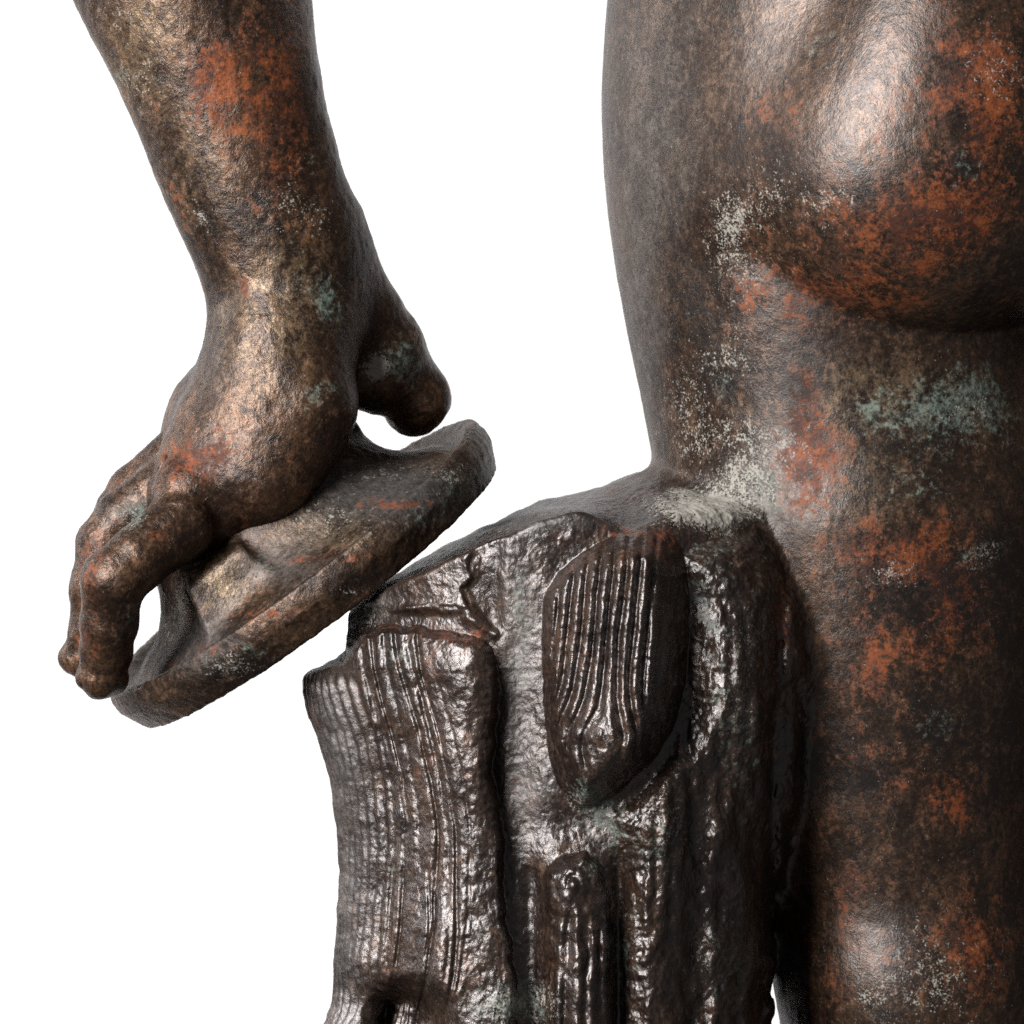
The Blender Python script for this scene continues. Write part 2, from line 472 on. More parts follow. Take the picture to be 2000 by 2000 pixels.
# broad ribs of plate A
ribA = np.zeros_like(gx)
for (c0, c1, wd, dp) in ((108, 92, 5, 6), (124, 106, 5, 6), (142, 122, 5, 8), (160, 150, 7, 13), (182, 178, 5, 9), (203, 212, 7, 14), (222, 226, 5, 11), (245, 240, 4, 3)):
    cl = c0 + (c1 - c0) * (gy - 1230) / 700 + 6 * np.sin(gy / 190 + c0) + wav * 7 + n2(60, 2, c0 * 0.37, 1, 0.4) * 4
    fade = np.clip(0.6 + n2(200, 2, c0 * 0.1, 1, 0.3) * 1.4, 0.08, 1)
    ribA -= dp * fade * np.exp(-((uA - cl) / wd) ** 2)
low = sstep(1600, 1850, gy)
for k_ in range(7):                                               # ribs gather again towards the hollow
    cl = 92 + 18 * k_ + 9 * math.sin(k_ * 2.3) + n2(60, 2, 30 + k_, 1, 0.4) * 7
    ribA -= (6 + 5 * math.sin(k_ * 1.7)) * low * np.clip(0.6 + n2(150, 2, 40 + k_, 1, 0.3) * 1.2, 0, 1) * np.exp(-((uA - cl) / 4.5) ** 2)
hA = 58 * sstep(-4, 16, dA) + 10 * sstep(0, 90, dA) + (ribA + n2(17, 3, 6.0, 1, 0.6) * 2.0 + n2(90, 2, 7.0, 1, 0.4) * 7) * sstep(0, 25, dA) * sstep(60, 130, uA)
hA += 16 * sstep(740, 935, gx) * sstep(0, 30, dA) * sstep(1750, 1500, gy)
hA -= 96 * sstep(1.25, 0.45, np.sqrt(((gx - 802) / 80) ** 2 + ((gy - 1998) / 84) ** 2) + n2(40, 2, 25.0) * 0.12) + 26 * np.exp(-(((gx - 720) / 70) ** 2 + ((gy - 1960) / 50) ** 2))
hA += 26 * np.exp(-(((gx - 860) / 40) ** 2 + ((gy - 1900) / 120) ** 2))
# plate B: fluted above, an eye knot below
sl = gx + (gy - 1250) * 0.10 + n2(70, 2, 8.0, 1, 0.4) * 5
sl = sl - 30 * np.tanh((gx - 1178) / 26) * np.exp(-((gy - 1452) / 75) ** 2)
flute = np.cos(2 * np.pi * (sl - 1096) / 25.5 - 0.2)
flute = np.where(flute < 0, flute * 1.1, flute * 0.55)
mB = sstep(1535, 1440, gy + (gx - 1190) * 0.2) * sstep(1318, 1285, gx) * (0.75 + 0.35 * n2(150, 2, 9.0))
ex = (gx - 1172) / 1.0; ey = (gy - 1440) / 2.3
er = np.sqrt(ex ** 2 + ey ** 2) + n2(40, 2, 10.0) * 9
ring = 0.25 * np.cos(2 * np.pi * er / 27) * np.exp(-(er / 75) ** 2) * sstep(1310, 1380, gy) * (0.25 + 0.75 * sstep(1215, 1150, gx))
hB = 56 * np.clip((dB + 5) / (26 + 120 * sstep(1210, 1340, gx) * sstep(1520, 1400, gy) + 26 * sstep(1440, 1500, gy)), 0, 1) ** 0.7 + 66 * sstep(1050, 1255, gx) * sstep(1400, 1245, gx) * sstep(0, 60, dB) + (flute * 9.5 * mB + ring * 9 + n2(20, 3, 11.0) * (2.6 + 4.5 * sstep(1280, 1330, gx))) * sstep(0, 22, dB)
hB += (30 * np.exp(-(((gx - 1178) / 70) ** 2 + ((gy - 1440) / 75) ** 2)) + n2(46, 2, 23.0) * 14 * sstep(1370, 1430, gy)) * sstep(0, 40, dB)
# right flank bark
slR = gx + np.interp(gy, [1050, 1300, 2000], [40, 0, -10]) + n2(90, 2, 12.0, 1, 0.3) * 16
fluR = np.cos(2 * np.pi * slR / 33 + n2(200, 2, 13.0) * 3)
hR = 44 * sstep(-25, 70, dR) + (fluR * 2.6 * np.clip(0.5 + n2(160, 2, 14.0) * 1.2, 0, 1.2) + n2(20, 3, 15.0, 1, 0.7) * 5 + n2(70, 3, 16.0, 1, 0.6) * 18) * sstep(-10, 40, dR)
hR += 26 * np.exp(-(((gx - 1285) / 55) ** 2 + ((gy - 1590) / 75) ** 2)) * sstep(-10, 30, dR)
_u = ((gx - 1265) * 0.83 - (gy - 1500) * 0.56); _v = (gx - 1265) * 0.56 + (gy - 1500) * 0.83
hR += 34 * np.exp(-(_u / 100) ** 2 - ((_v - 45) / 34) ** 2)
hR += 16 * np.exp(-((gx - 1262) / 32) ** 2) * sstep(1560, 1700, gy)
hR -= 22 * np.exp(-((gx - 1355) / 26) ** 2) * sstep(1480, 1600, gy)
hR += 34 * np.exp(-(((gx - 1445) / 50) ** 2 + ((gy - 1300) / 190) ** 2))
hR -= 13 * np.exp(-((gx - 1525 + (gy - 1200) * 0.05) / 16) ** 2) * sstep(1120, 1200, gy)
# branch stub C
slC = gx + n2(50, 2, 17.0, 1, 0.35) * 12
fluC = np.cos(2 * np.pi * slC / 29 + 1.0)
cr = np.sqrt(((gx - 1118) / 1.0) ** 2 + ((gy - 1728) / 1.25) ** 2) + n2(34, 2, 18.0) * 9
ringC = 0.45 * np.cos(2 * np.pi * cr / 24) * (0.2 + 0.8 * sstep(1750, 1715, gy)) * np.exp(-(cr / 48) ** 2)
hC = 40 * sstep(-6, 24, dC) + 30 * sstep(0, 70, dC) + (n2(46, 2, 27.0) * 12 + fluC * 4 * sstep(1740, 1820, gy) + ringC * 9 + n2(22, 3, 19.0, 1, 0.6) * 3.5) * sstep(0, 20, dC)
# the bare core with its flakes
core_flake = [(690, 1180), (735, 1142), (900, 1078), (926, 1068), (914, 1100), (922, 1130), (904, 1150), (916, 1188), (870, 1186), (770, 1198)]
flake2 = [(928, 1075), (945, 1062), (968, 1052), (985, 1060), (982, 1120), (988, 1190), (975, 1235), (950, 1225), (925, 1190), (912, 1150), (928, 1125)]
dF = poly_in(core_flake, gx, gy) + rag * 0.6
dG = poly_in(flake2, gx, gy) + rag * 0.6
h0 = 9 * sstep(-3, 9, dF) - 8 * sstep(-8, 14, dG) + n2(28, 3, 20.0) * 3 + n2(100, 2, 21.0) * 6
sd = np.abs((gx - 940) * 0.52 - (gy - 1222) * 0.85); al = (gx - 940) * 0.85 + (gy - 1222) * 0.52
h0 += 11 * np.exp(-(sd / 11) ** 2) * sstep(46, 30, np.abs(al))
h0 += 10 * np.exp(-((gy - 1190) / 10) ** 2) * sstep(760, 800, gx) * sstep(930, 905, gx)
h0 -= 14 * np.exp(-((gx - 1015) / 40) ** 2) * sstep(1150, 1300, gy)
h0 -= 18 * np.exp(-(((gx - 1120) / 75) ** 2 + ((gy - 1610) / 45) ** 2)) + 16 * np.exp(-((gx - 1040) / 22) ** 2) * sstep(1640, 1720, gy) + 18 * np.exp(-((gx - 1207) / 16) ** 2) * sstep(1640, 1720, gy)
h0 -= 10 * np.exp(-((gx - 960) / 20) ** 2) * sstep(1100, 1180, gy) * sstep(1700, 1500, gy)
RELIEF = (h0 + np.maximum(hA, 0) * sstep(-6, 6, dA) + np.minimum(hA, 0) * sstep(0, 40, dA) + np.maximum(hB * sstep(-6, 6, dB), hR * sstep(-26, 6, dR)) + hC * sstep(-6, 6, dC)) / 1000
RELIEF = RELIEF.astype(f32)
REGION = np.zeros(gx.shape, np.int8)
REGION[dR > 2] = 3; REGION[dC > 2] = 4; REGION[dB > 2] = 2; REGION[dA > 2] = 1

def sample(img, PX, PY):
    x = np.clip((PX - RX0) / RST, 0, RNX - 1.01); y = np.clip((PY - RY0) / RST, 0, RNY - 1.01)
    i = x.astype(int); j = y.astype(int); fx = x - i; fy = y - j
    return (img[i, j] * (1 - fx) + img[i + 1, j] * fx) * (1 - fy) + (img[i, j + 1] * (1 - fx) + img[i + 1, j + 1] * fx) * fy

SY = 0.45                                                         # depth of the stump's axis
def stump_frame(PY):
    l = np.interp(PY, [900, 1150, 1304, 1333, 1430, 1526, 1612, 1726, 1811, 1914, 2000, 2150], [662, 666, 652, 662, 694, 718, 730, 732, 730, 718, 702, 674])
    r = np.interp(PY, [900, 1050, 1150, 1300, 1526, 1700, 1811, 1914, 2000, 2150], [1470, 1540, 1570, 1580, 1540, 1492, 1474, 1466, 1468, 1478])
    return (l + r) / 2, (r - l) / 2

TOPX = [560, 640, 676, 684, 738, 790, 835, 949, 1051, 1119, 1188, 1245, 1290, 1340, 1430, 1500, 1560, 1640, 1700]
TOPY = [1312, 1276, 1258, 1178, 1130, 1107, 1085, 1025, 982, 968, 952, 936, 932, 932, 944, 972, 1030, 1150, 1260]
def sdf_stump(p):
    PX, PY = topx(p)
    c, hw = stump_frame(PY)
    a = (PX - c) / hw; b = (p[:, 1] - SY) / 0.40
    rad = np.sqrt(a * a + b * b)
    rel = sample(RELIEF, PX, PY)
    th = np.arctan2(a, -b)
    # fine vertical fluting on the left flank, running round the trunk
    g = np.cos(th * 84 + 1.6 * np.sin(PY / 130) + 0.5 * np.sin(PY / 37 + th * 9))
    m = sstep(-0.75, -1.0, th) * sstep(-2.6, -2.2, th) * sstep(1310, 1345, PY)
    rel = rel + 0.0048 * g * m
    rel = np.maximum(rel, -0.10 + 0.085 * sstep(-0.55, -0.15, b))        # the knot hole does not run through
    back = sstep(0.3, 0.8, b)                                     # the far side is plain bark
    rel = rel * (1 - back) + 0.045 * back
    sc_ = np.minimum(hw / 1000, 0.40)
    d = (rad - 1) * sc_ * 1.0 - rel
    # the slanting sawn top
    zt = np.interp(PX, TOPX, TOPY)
    pl = (1000 - zt) / 1000 * K(p[:, 1])
    pl = (p[:, 2] - pl + 0.045 * (0.85 - p[:, 1]) * sstep(1300, 1200, PX) + 0.20 * np.clip(0.5 - p[:, 1], -0.1, 0.42) * sstep(1120, 1260, PX) + 0.003 * np.sin(p[:, 0] * 23 + 1.0 + p[:, 1] * 9) + 0.0012 * np.sin(p[:, 0] * 83 + p[:, 1] * 20)) * 0.90
    return smax(d, pl, 0.012 + 0.012 * sstep(1080, 1250, PX)).astype(f32)

# ------------------------------------------------------------------ the body
def E(px, py, y, r):
    k = K(y); return W(px, py, y), (r[0] * k, r[1], r[2] * k)

def sdf_body(p):
    PX, PY = topx(p)
    c, r = E(1610, 230, 0.68, (0.430, 0.50, 0.78)); flank = ellipsoid(p, c, r)
    th = loft(p, [(1668, 300, 0.68, 0.42, 0.42), (1668, 480, 0.68, 0.42, 0.42), (1672, 800, 0.68, 0.43, 0.44), (1688, 1000, 0.66, 0.432, 0.45), (1722, 1300, 0.66, 0.385, 0.42),
                  (1745, 1600, 0.66, 0.325, 0.36), (1765, 1750, 0.66, 0.302, 0.335), (1776, 1880, 0.65, 0.295, 0.355), (1800, 2050, 0.66, 0.288, 0.345), (1812, 2300, 0.68, 0.27, 0.31)])
    d = smin(flank, th, 0.16)
    c, r = E(1832, 150, 0.44, (0.345, 0.455, 0.42)); but = ellipsoid(p, c, r)
    c, r = E(1785, 332, 0.43, (0.400, 0.455, 0.358)); but = smin(but, ellipsoid(p, c, r), 0.10)
    rid = cone(p, W(1580, -80, 0.275), W(1452, 380, 0.32), 0.09, 0.07)
    d = smin(d, rid, 0.11)
    d = smin(d, but, 0.014 + 0.07 * sstep(560, 330, PY))
    # the other side of the figure, beyond the frame
    x2 = 2 * 2105
    c, r = E(x2 - 1788, 222, 0.44, (0.415, 0.46, 0.468)); d = smin(d, ellipsoid(p, c, r), 0.03)
    leg2 = cone(p, W(2480, 500, 0.70), W(2420, 2300, 0.74), 0.40, 0.27)
    d = smin(d, leg2, 0.05)
    d = smax(d, p[:, 0] - 1.68, 0.25)
    # hollow beside the buttock
    # hollow behind the hip bone
    hol2 = cone(p, W(1318, 540, 0.27), W(1345, 780, 0.24), 0.03, 0.045)
    d = smax(d, -hol2, 0.09)
    return d.astype(f32)

def sdf_statue(p):
    return smin(sdf_body(p), sdf_stump(p), 0.042)

# ------------------------------------------------------------------ the arm and the hand
def sdf_arm(p):
    fore = loft(p, [(330, -200, 0.12, 0.265, 0.22), (352, -100, 0.12, 0.243, 0.205), (383, 0, 0.12, 0.229, 0.195), (420, 120, 0.12, 0.204, 0.18), (455, 238, 0.12, 0.187, 0.165),
                    (500, 373, 0.12, 0.178, 0.152), (545, 492, 0.13, 0.168, 0.145), (565, 600, 0.14, 0.155, 0.14), (560, 690, 0.14, 0.146, 0.14), (545, 780, 0.14, 0.10, 0.10), (530, 830, 0.14, 0.02, 0.02)])
    hand = chain(p, [(556, 690, 0.12, 0.135), (535, 790, 0.11, 0.150), (478, 890, 0.10, 0.152), (395, 980, 0.05, 0.098)], 0.05)
    far = chain(p, [(520, 740, 0.20, 0.12), (448, 830, 0.24, 0.120), (382, 915, 0.25, 0.092)], 0.05)
    d = smin(fore, smin(hand, far, 0.05), 0.07)
    # heel of the hand, ulna head, knuckles, tendons
    d = smin(d, cone(p, W(600, 790, 0.04), W(520, 930, 0.02), 0.09, 0.085), 0.05)
    d = smin(d, ellipsoid(p, W(540, 705, 0.03), (0.10, 0.06, 0.11)), 0.06)
    d = smin(d, ellipsoid(p, W(362, 968, 0.01), (0.072, 0.072, 0.072)), 0.035)
    d = smin(d, ellipsoid(p, W(392, 905, 0.055), (0.062, 0.055, 0.062)), 0.04)
    d = smin(d, cone(p, W(470, 760, 0.06), W(372, 890, 0.08), 0.030, 0.036), 0.05)
    # little, ring, middle and index finger
    f1 = chain(p, [(352, 1026, -0.03, 0.070), (268, 1092, -0.090, 0.060), (221, 1134, -0.10, 0.060), (213, 1218, -0.07, 0.054), (207, 1270, -0.035, 0.049), (202, 1312, -0.02, 0.046)], 0.016)
    f1 = smin(f1, cone(p, W(186, 1330, -0.03, ), W(165, 1326, -0.03), 0.030, 0.018), 0.02)
    f1 = smin(f1, cone(p, W(205, 1325, -0.02), W(222, 1330, -0.01), 0.036, 0.026), 0.02)
    f1 = smin(f1, ellipsoid(p, W(226, 1128, -0.115), (0.054, 0.05, 0.052)), 0.02)
    f2 = chain(p, [(338, 945, 0.11, 0.066), (240, 1018, 0.10, 0.058), (205, 1062, 0.10, 0.054), (187, 1150, 0.09, 0.050), (180, 1235, 0.10, 0.045), (160, 1285, 0.11, 0.038), (140, 1284, 0.11, 0.027)], 0.016)
    f3 = chain(p, [(345, 895, 0.21, 0.060), (262, 962, 0.22, 0.052), (234, 1000, 0.22, 0.047), (212, 1100, 0.22, 0.044), (200, 1200, 0.22, 0.041), (188, 1270, 0.23, 0.036)], 0.016)
    # creases between the roots of the fingers
    f2d = cone(p, W(180, 1082, 0.0), W(318, 985, 0.0), 0.022, 0.012)
    d = smax(d, -cone(p, W(300, 985, 0.0), W(332, 905, 0.02), 0.018, 0.006), 0.03)
    d = smax(d, -cone(p, W(420, 1010, -0.07), W(330, 1070, -0.09), 0.010, 0.010), 0.03)
    f4 = chain(p, [(385, 870, 0.30, 0.055), (302, 970, 0.32, 0.048), (264, 1022, 0.32, 0.044), (232, 1110, 0.32, 0.042), (212, 1220, 0.32, 0.038)], 0.016)
    d = smin(d, f1, 0.015); d = smin(d, f2, 0.008); d = smax(d, -f2d, 0.02); d = smin(d, f3, 0.008); d = smin(d, f4, 0.008)
    # thumb
    d = smin(d, cone(p, W(650, 440, 0.20), W(700, 600, 0.23), 0.050, 0.075), 0.09)
    t = chain(p, [(640, 620, 0.22, 0.09), (705, 645, 0.25, 0.092), (736, 692, 0.27, 0.100), (780, 736, 0.30, 0.070), (816, 775, 0.32, 0.064), (808, 796, 0.33, 0.060)], 0.02)
    t = smin(t, cone(p, W(690, 738, 0.24), W(735, 745, 0.27), 0.058, 0.066), 0.03)
    d = smin(d, t, 0.035)
    return d.astype(f32)

# ------------------------------------------------------------------ the disc
DY = 0.27
AY = 0.34; AK = K(AY)                        # arm and disc are shaped at 0.2 u nearer, then set back so that the disc meets the stump's top
DU = np.array([0.806, 0.0, 0.592]); DU /= np.linalg.norm(DU)       # long axis in the picture
_n = np.array([-0.592, 0.0, 0.806]); _n /= np.linalg.norm(_n)
_el = math.radians(8.5)
DN = _n * math.cos(_el) + np.array([0, -1, 0]) * math.sin(_el)      # the disc's upward normal
DV = np.cross(DN, DU)
DC = W(577, 1096, DY)
DR = 0.466
def disc_frame(p):
    q = p - DC
    return q @ DU.astype(f32), q @ DV.astype(f32), q @ DN.astype(f32)

def sdf_disc(p):
    a, b, h = disc_frame(p)
    r = np.sqrt(a * a + b * b)
    top = 0.012 * sstep(0.36, 0.44, r) + 0.17 * np.exp(-np.maximum(r - 0.235, 0) / 0.058) - 0.020 * np.exp(-((r - 0.405) / 0.024) ** 2)
    bot = -0.084 - 0.012 * sstep(0.40, 0.1, r)
    edge = DR - 0.45 * np.maximum(-0.030 - h, 0) - 0.25 * np.maximum(h + 0.01, 0) * (h < 0.02)
    d = smax(smax(h - top, bot - h, 0.02), r - edge, 0.004)
    # the cast web that rises to the palm, and the strut block
    web2 = cone(p, W(630, 960, 0.26), W(678, 838, 0.26), 0.07, 0.022)
    d = smin(d, web2, 0.07)
    return d.astype(f32)

def sdf_block(p):
    u, v, n = disc_frame(p)
    u = u + 0.118; v = v + 0.235; n = n - 0.06
    # a wedge-shaped block: its ends and its front slope, its top rises towards the palm
    wd = 0.082 - 0.22 * n; vd = 0.066 - 0.25 * n
    m = smax(smax((np.abs(u) - wd) * 0.95, (np.abs(v) - vd) * 0.95, 0.012), smax((n - 0.085 - 0.50 * v) * 0.9, -n - 0.10, 0.01), 0.010)
    return m.astype(f32)

def sdf_discus(p):
    return smin(sdf_disc(p), sdf_block(p), 0.03)

# ------------------------------------------------------------------ build: statue and stump
print("start sdf", time.time() - T0)
Hs = 0.0073
P, Q = polygonise(sdf_statue, (0.545 - 1, -0.10, -1.30), (1.74, 1.22, 1.22), Hs, project=2)
# (box in u: x from the stump's left flank to beyond the frame)
print("statue", len(P), len(Q), time.time() - T0)
fc = P[Q].mean(1); _x, _y = topx(fc)
sel = (fc[:, 1] < 0.42) & (_y < 2060) & (chunks(sdf_body, fc) - chunks(sdf_stump, fc) > -0.02)
P, Q, sel, fx1 = refine(P, Q, sel, sdf_statue, Hs)
_, _fn = vnormals(P, Q)                                          # only where the front of the trunk faces out
sel &= (_fn[:, 1] < 0.10 * np.linalg.norm(_fn, axis=1)) & (topx(P[Q].mean(1))[1] < 2015)
P, Q, sel, fx2 = refine(P, Q, sel, sdf_statue, Hs / 2)
# points in the middle of an unsplit edge keep to that edge (no cracks)
print("refined", len(P), len(Q), time.time() - T0)
db = chunks(sdf_body, P); ds = chunks(sdf_stump, P)
wst = sstep(-0.01, 0.02, db - ds)                                  # 1 on the stump
N, FN = vnormals(P, Q)
PX, PY = topx(P)
relief = (1 - wst) * (fbm(P, 0.080, 3, 2.0) * 0.0016 + fbm(P, 0.020, 3, 4.0) * 0.0007) \
    + wst * (1 - 0.75 * sstep(760, 690, PX)) * (fbm(P, 0.030, 3, 6.0, (1, 1, 0.7)) * 0.0020 + np.abs(fbm(P, 0.013, 3, 8.0, (1, 1, 0.8))) * 0.0018)
border = fx2.copy(); border[:len(fx1)] |= fx1
weld = np.exp(-((PX - 1420) / 150) ** 2 - ((PY - 985) / 60) ** 2)
relief = relief + weld * (fbm(P, 0.024, 3, 11.0) * 0.007)
P2 = P + N * (relief * ~border)[:, None]
N2, FN2 = vnormals(P2, Q)
cav = relax(P, Q, P2.astype(f32), 6) - P2
cav = (cav * N2).sum(1)                                            # > 0 in hollows: dirt gathers there
dirt = np.clip(cav / 0.004, -1, 1)
sp_body = dict(
    orange=[(1880, 160, 130, 160, .75), (1760, 440, 170, 90, .8), (1860, 420, 80, 80, .8), (1640, 560, 180, 60, .6), (1500, 300, 60, 130, .4), (1450, 560, 60, 80, .5), (1580, 780, 40, 160, .75),
            (1600, 900, 110, 90, .7), (1720, 1080, 120, 60, .8), (1850, 1130, 110, 120, .55), (1690, 1280, 50, 130, .7), (1830, 1250, 110, 110, .5), (1850, 1560, 80, 80, .6), (1670, 1700, 60, 80, .5),
            (1270, 300, 110, 400, -.9), (1270, 700, 90, 260, -.6), (1500, 60, 60, 90, -.5), (1700, 60, 90, 120, -.5), (1930, 1850, 60, 150, .7), (1780, 1850, 90, 90, .4), (1620, 1880, 50, 90, .4), (1950, 250, 60, 200, .5), (1700, 1500, 120, 100, .35)],
    green=[(1810, 800, 110, 80, .75), (1900, 760, 80, 80, .6), (1490, 540, 60, 60, .5), (1420, 740, 60, 50, .45), (1500, 960, 70, 50, .6), (1610, 90, 40, 40, .5), (1880, 320, 40, 60, .6), (1780, 950, 70, 60, .4),
           (1920, 1080, 60, 50, .5), (1830, 1420, 40, 40, .5), (1700, 800, 50, 50, .4), (1960, 850, 60, 60, .4)],
    pale=[(1425, 420, 24, 60, .6), (1440, 520, 50, 80, .45), (1500, 380, 80, 60, .4), (1480, 860, 120, 50, .55), (1430, 690, 60, 40, .5), (1750, 1120, 60, 30, .55), (1920, 1080, 40, 30, .5), (1400, 985, 70, 40, .6),
          (1470, 940, 80, 40, .6), (1640, 390, 60, 40, .45), (1950, 130, 60, 60, .4), (1820, 1900, 120, 120, .42), (1690, 1940, 40, 50, .4), (1880, 800, 60, 50, .4), (1340, 800, 60, 120, .35)],
    dark=[(1350, 620, 60, 130, .45), (1560, 720, 60, 60, .5), (1790, 1170, 90, 60, .7), (1930, 1150, 70, 120, .5), (1820, 1400, 60, 60, .6), (1690, 1500, 60, 60, .5), (1700, 350, 60, 40, .4), (1880, 340, 40, 40, .5), (1850, 480, 50, 40, .5), (1400, 760, 60, 60, .35), (1760, 870, 60, 40, .4)],
    olive=[(1700, 760, 200, 80, .7), (1680, 960, 160, 120, .5), (1350, 150, 150, 250, .2), (1260, 400, 60, 200, .15), (1750, 500, 200, 120, .3)],
    matt=[(1280, 250, 100, 330, .55), (1250, 700, 40, 260, .6), (1560, 1000, 60, 60, .4), (1520, 1900, 30, 120, .9), (1500, 130, 90, 200, .25), (1560, 720, 70, 160, .3), (1430, 950, 100, 60, .5)])  # light's grey sheen is painted into the left flank and leg edge
sp_st = dict(
    orange=[(1300, 1060, 30, 60, .7), (1220, 1040, 60, 14, .7), (1100, 1115, 40, 16, .4), (800, 1226, 70, 8, .9), (890, 1240, 50, 12, .95), (1520, 1250, 22, 120, .6), (1540, 1120, 18, 70, .75), (1340, 1440, 30, 60, .45), (1330, 1620, 14, 40, .8),
            (1490, 1500, 40, 100, .35), (870, 1310, 60, 60, .25)],
    green=[(1170, 1600, 60, 70, .75), (1010, 1150, 20, 60, .45), (1020, 1250, 22, 90, .45), (1400, 1070, 60, 40, .5), (1370, 1200, 40, 120, .6), (1440, 1420, 70, 150, .55), (1220, 1900, 40, 140, .55), (1000, 1960, 90, 60, .75), (780, 1280, 70, 26, .5),
           (1280, 1120, 14, 50, .5), (1290, 1640, 60, 80, .55), (1420, 1850, 60, 120, .45), (1500, 1150, 60, 60, .5), (770, 1700, 20, 60, .4), (1130, 1540, 40, 40, .5), (1160, 1700, 30, 40, .45)],
    pale=[(1400, 990, 110, 40, .7), (710, 1190, 40, 50, .8), (1000, 1250, 26, 160, .38), (1340, 985, 100, 40, .6), (1420, 1010, 40, 40, .8), (1010, 1960, 110, 50, .7), (1290, 1600, 70, 90, .5), (1450, 1350, 70, 120, .4), (1190, 1440, 50, 50, .3), (1100, 1640, 60, 50, .3), (1130, 1570, 40, 30, .6),
          (1480, 1230, 60, 70, .35), (950, 1030, 250, 16, .4), (1360, 1870, 60, 120, .35)],
    dark=[(955, 1130, 30, 60, .5), (1470, 1560, 50, 90, .4), (1390, 1800, 40, 90, .4), (760, 1340, 40, 60, .4)],
    olive=[(1010, 1300, 40, 200, .5), (700, 1160, 60, 40, .7)],
    matt=[(655, 1600, 60, 420, .5), (1010, 1300, 40, 270, .55), (1040, 1560, 50, 90, .35), (950, 1020, 260, 16, .7), (1360, 980, 100, 40, .6), (720, 1170, 60, 40, .5)])  # first patch paints the side light's grey sheen on the left flank
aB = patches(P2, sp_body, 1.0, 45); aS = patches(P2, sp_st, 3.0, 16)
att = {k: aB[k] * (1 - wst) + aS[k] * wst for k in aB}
att['matt'] = att['matt'] + np.clip(dirt, 0, 1) * 0.45 * wst
att['green'] = att['green'] + np.clip(dirt, 0, 1) * 0.22 * wst
att['orange'] = att['orange'] + np.clip(-dirt - 0.25, 0, 1) * 0.25 * wst

# which face belongs to what
fc = P[Q].mean(1)
fpx, fpy = topx(fc)
fst = (db - ds)[Q].mean(1) > 0
reg = REGION[np.clip(((fpx - RX0) / RST).astype(int), 0, RNX - 1), np.clip(((fpy - RY0) / RST).astype(int), 0, RNY - 1)]
fnn = FN2 / np.maximum(np.linalg.norm(FN2, axis=1, keepdims=True), 1e-12)
top = fst & (fnn @ np.array([-0.372, -0.06, 0.926]) > 0.86) & (fc[:, 0] < 0.30) & (fpy < 1260)
reg = np.where(fc[:, 1] > SY + 0.15, np.where(fpy > 1310, 1, 0), reg)

statue = thing("bronze_statue", "weathered bronze nude figure seen from behind, its lowered hand spread on a discus", "statue", (0.18, 0.16, -0.325))
stump = thing("tree_stump", "bronze tree stump with ridged bark plates supporting the thigh", "tree stump", (0.02, SY * S, -0.325))
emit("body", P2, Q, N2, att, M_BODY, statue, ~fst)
emit("trunk", P2, Q, N2, att, M_STUMP, stump, fst & ~top & (reg == 0))
emit("sawn_top", P2, Q, N2, att, M_STUMP, stump, top)
o = emit("bark_plate", P2, Q, N2, att, M_STUMP, stump, fst & ~top & (reg == 1)); o['label'] = "broad bark plate with fine grooves on the left flank"
o = emit("bark_plate", P2, Q, N2, att, M_STUMP, stump, fst & ~top & (reg == 2)); o['label'] = "rounded bark plate with upright flutes above an eye knot"
o = emit("bark_plate", P2, Q, N2, att, M_STUMP, stump, fst & ~top & (reg == 3)); o['label'] = "dark greenish bark running down beside the thigh"
emit("branch_stub", P2, Q, N2, att, M_STUMP, stump, fst & ~top & (reg == 4))
print("statue done", time.time() - T0)

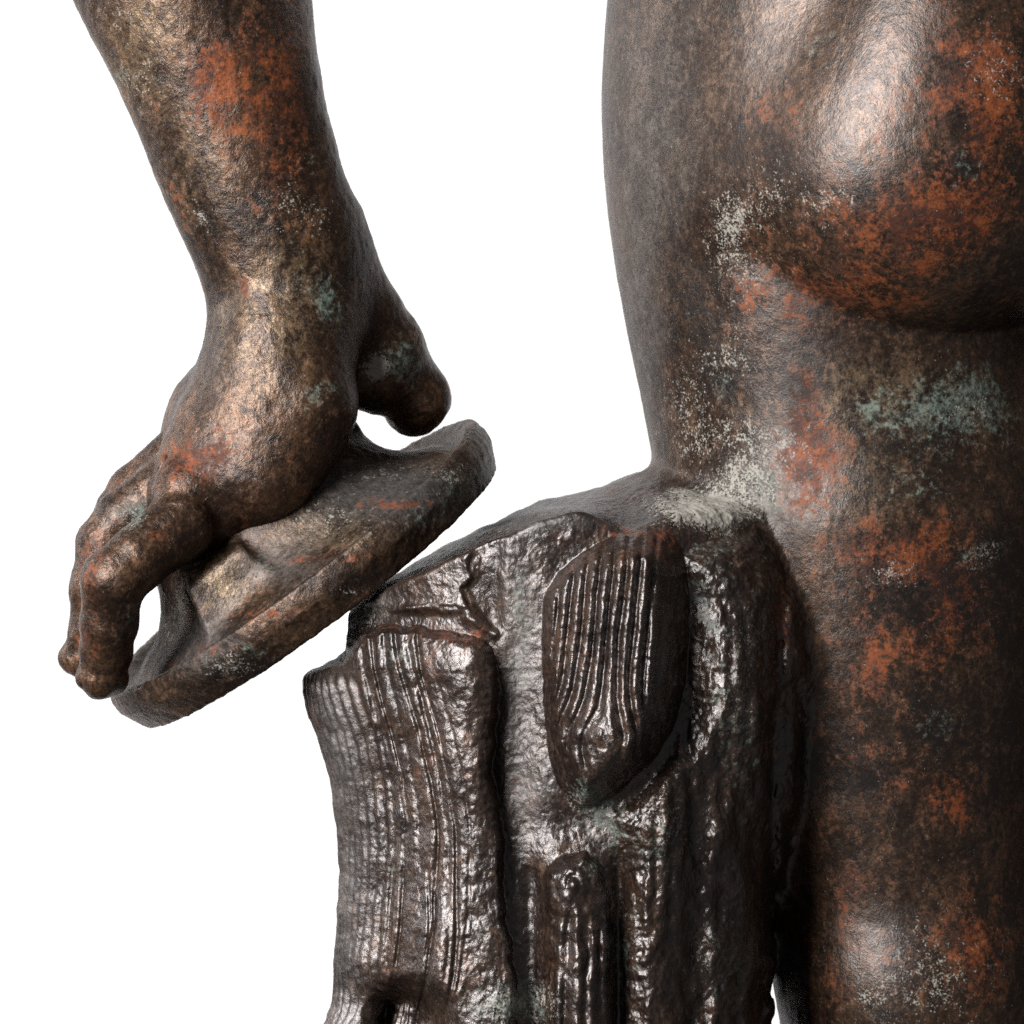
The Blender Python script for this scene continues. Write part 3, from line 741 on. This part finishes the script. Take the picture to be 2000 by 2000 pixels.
# ------------------------------------------------------------------ build: arm
P, Q = polygonise(sdf_arm, (0.07 - 1, -0.22, -0.42), (0.93 - 1, 0.50, 1.22), 0.0055, project=2)
_x, _y = topx(P[Q].mean(1)); _n0, _fn = vnormals(P, Q)
P, Q, sel, fx = refine(P, Q, (_y > 640) & (_fn[:, 1] < 0.2 * np.linalg.norm(_fn, axis=1)), sdf_arm, 0.0055)
P = (P * AK + np.array([0, AY, 0], f32)).astype(f32)
N, _ = vnormals(P, Q)
P2 = P + N * ((fbm(P, 0.055, 3, 2.5) * 0.0022 + fbm(P, 0.017, 3, 4.5) * 0.0014) * ~fx)[:, None]
N2, _ = vnormals(P2, Q)
sp_arm = dict(
    orange=[(420, 170, 60, 110, .8), (560, 200, 60, 130, .6), (480, 120, 90, 120, .35), (540, 340, 60, 100, .55), (480, 560, 14, 26, 1.0), (400, 560, 18, 60, .6), (340, 380, 22, 80, .5), (300, 280, 18, 80, .45), (590, 470, 60, 80, .3),
            (370, 900, 70, 50, .75), (430, 880, 60, 50, .5), (320, 1030, 30, 30, .5), (190, 1130, 30, 60, .6), (180, 1240, 30, 60, .6), (220, 940, 40, 40, .4), (180, 1060, 40, 30, .4), (470, 1020, 60, 30, .4), (560, 610, 40, 40, .35)],
    green=[(245, 140, 60, 40, .5), (600, 330, 40, 60, .4), (620, 570, 40, 60, .5), (650, 600, 40, 60, .6), (640, 770, 40, 30, .65), (600, 780, 20, 20, .6), (770, 710, 70, 50, .65), (800, 690, 30, 60, .5), (275, 1000, 24, 30, .7), (235, 1010, 40, 40, .5),
           (255, 1210, 20, 50, .6), (550, 760, 40, 40, .3)],
    pale=[(737, 716, 30, 26, 1.5), (280, 150, 70, 60, .4), (250, 1010, 40, 30, .5), (400, 420, 40, 40, .4), (560, 400, 60, 60, .35), (260, 30, 80, 40, .35), (380, 240, 40, 60, .3), (620, 440, 40, 40, .3)],
    dark=[(480, 420, 60, 60, .4), (640, 600, 60, 100, .35), (500, 40, 60, 40, .4), (600, 900, 120, 60, .2), (320, 1110, 40, 40, .4), (700, 500, 40, 120, .3)],
    olive=[(280, 130, 90, 120, .6), (380, 330, 80, 120, .5), (520, 640, 120, 160, .6), (580, 520, 100, 120, .4), (300, 30, 90, 60, .5)],
    matt=[(700, 500, 40, 200, .4), (420, 720, 40, 80, .4), (260, 1000, 40, 40, .4)])
aA = patches(P2, sp_arm, 5.0, 22)
emit("arm", P2, Q, N2, aA, M_ARM, statue)
print("arm done", time.time() - T0)

# ------------------------------------------------------------------ build: discus
P, Q = polygonise(sdf_discus, (0.10 - 1, -0.30, -0.50), (1.02 - 1 + 0.04, 0.82, 0.26), 0.0052, project=2)
a, b, h = disc_frame(P)
dblk = chunks(sdf_block, P) < chunks(sdf_disc, P)
P = (P * AK + np.array([0, AY, 0], f32)).astype(f32)
N, _ = vnormals(P, Q)
a, b, h = a, b, h; r = np.sqrt(a * a + b * b)
side = sstep(0.40, 0.44, r)
P2 = P + N * (fbm(P, 0.05, 3, 2.7) * 0.0018 + fbm(P, 0.016, 3, 4.7) * (0.0014 + 0.0010 * side))[:, None]
N2, _ = vnormals(P2, Q)
sp_d = dict(  # stains of the disc

    orange=[(800, 990, 90, 14, .8, -1.2), (640, 1085, 120, 12, .8, -1.3), (480, 1200, 120, 12, .7, -1.5), (880, 930, 40, 30, .5), (440, 1270, 70, 22, .7), (330, 1320, 60, 30, .4), (500, 1160, 40, 30, .4), (660, 980, 80, 20, .35)],
    green=[(885, 950, 50, 60, .75), (820, 1020, 50, 40, .6), (500, 1280, 70, 30, .6), (520, 1100, 30, 40, .55), (350, 1180, 30, 40, .6), (930, 860, 40, 40, .5), (700, 900, 60, 30, .35)],
    pale=[(890, 930, 50, 40, .55), (450, 1300, 60, 30, .6), (620, 1020, 140, 50, .42), (340, 1240, 60, 50, .4), (740, 920, 80, 40, .4), (690, 1150, 60, 20, .45)],
    dark=[(500, 1300, 120, 30, .4), (700, 1130, 120, 40, .35), (600, 960, 60, 40, .4), (400, 1330, 60, 30, .4)],
    olive=[(640, 1040, 150, 60, .6), (440, 1150, 80, 60, .7), (300, 1290, 60, 50, .4)],
    matt=[(740, 960, 190, 80, 1.0), (350, 1260, 110, 70, .9), (560, 1100, 90, 60, .6)])
aD = patches(P2, sp_d, 7.0, 16)
disc = thing("discus", "thick bronze discus gripped under the spread fingers and leaning on the stump", "discus", tuple(float(x) * S for x in DC * AK + np.array([0, AY, 0])))
fb = dblk[Q].mean(1) > 0.5
fr = r[Q].mean(1); fh = h[Q].mean(1)
rim = (~fb) & (fr > 0.415)
emit("plate", P2, Q, N2, aD, M_DISC, disc, ~fb & ~rim)
emit("rim", P2, Q, N2, aD, M_DISC, disc, rim)
emit("strut_block", P2, Q, N2, aD, M_DISC, disc, fb)
print("disc done", time.time() - T0)
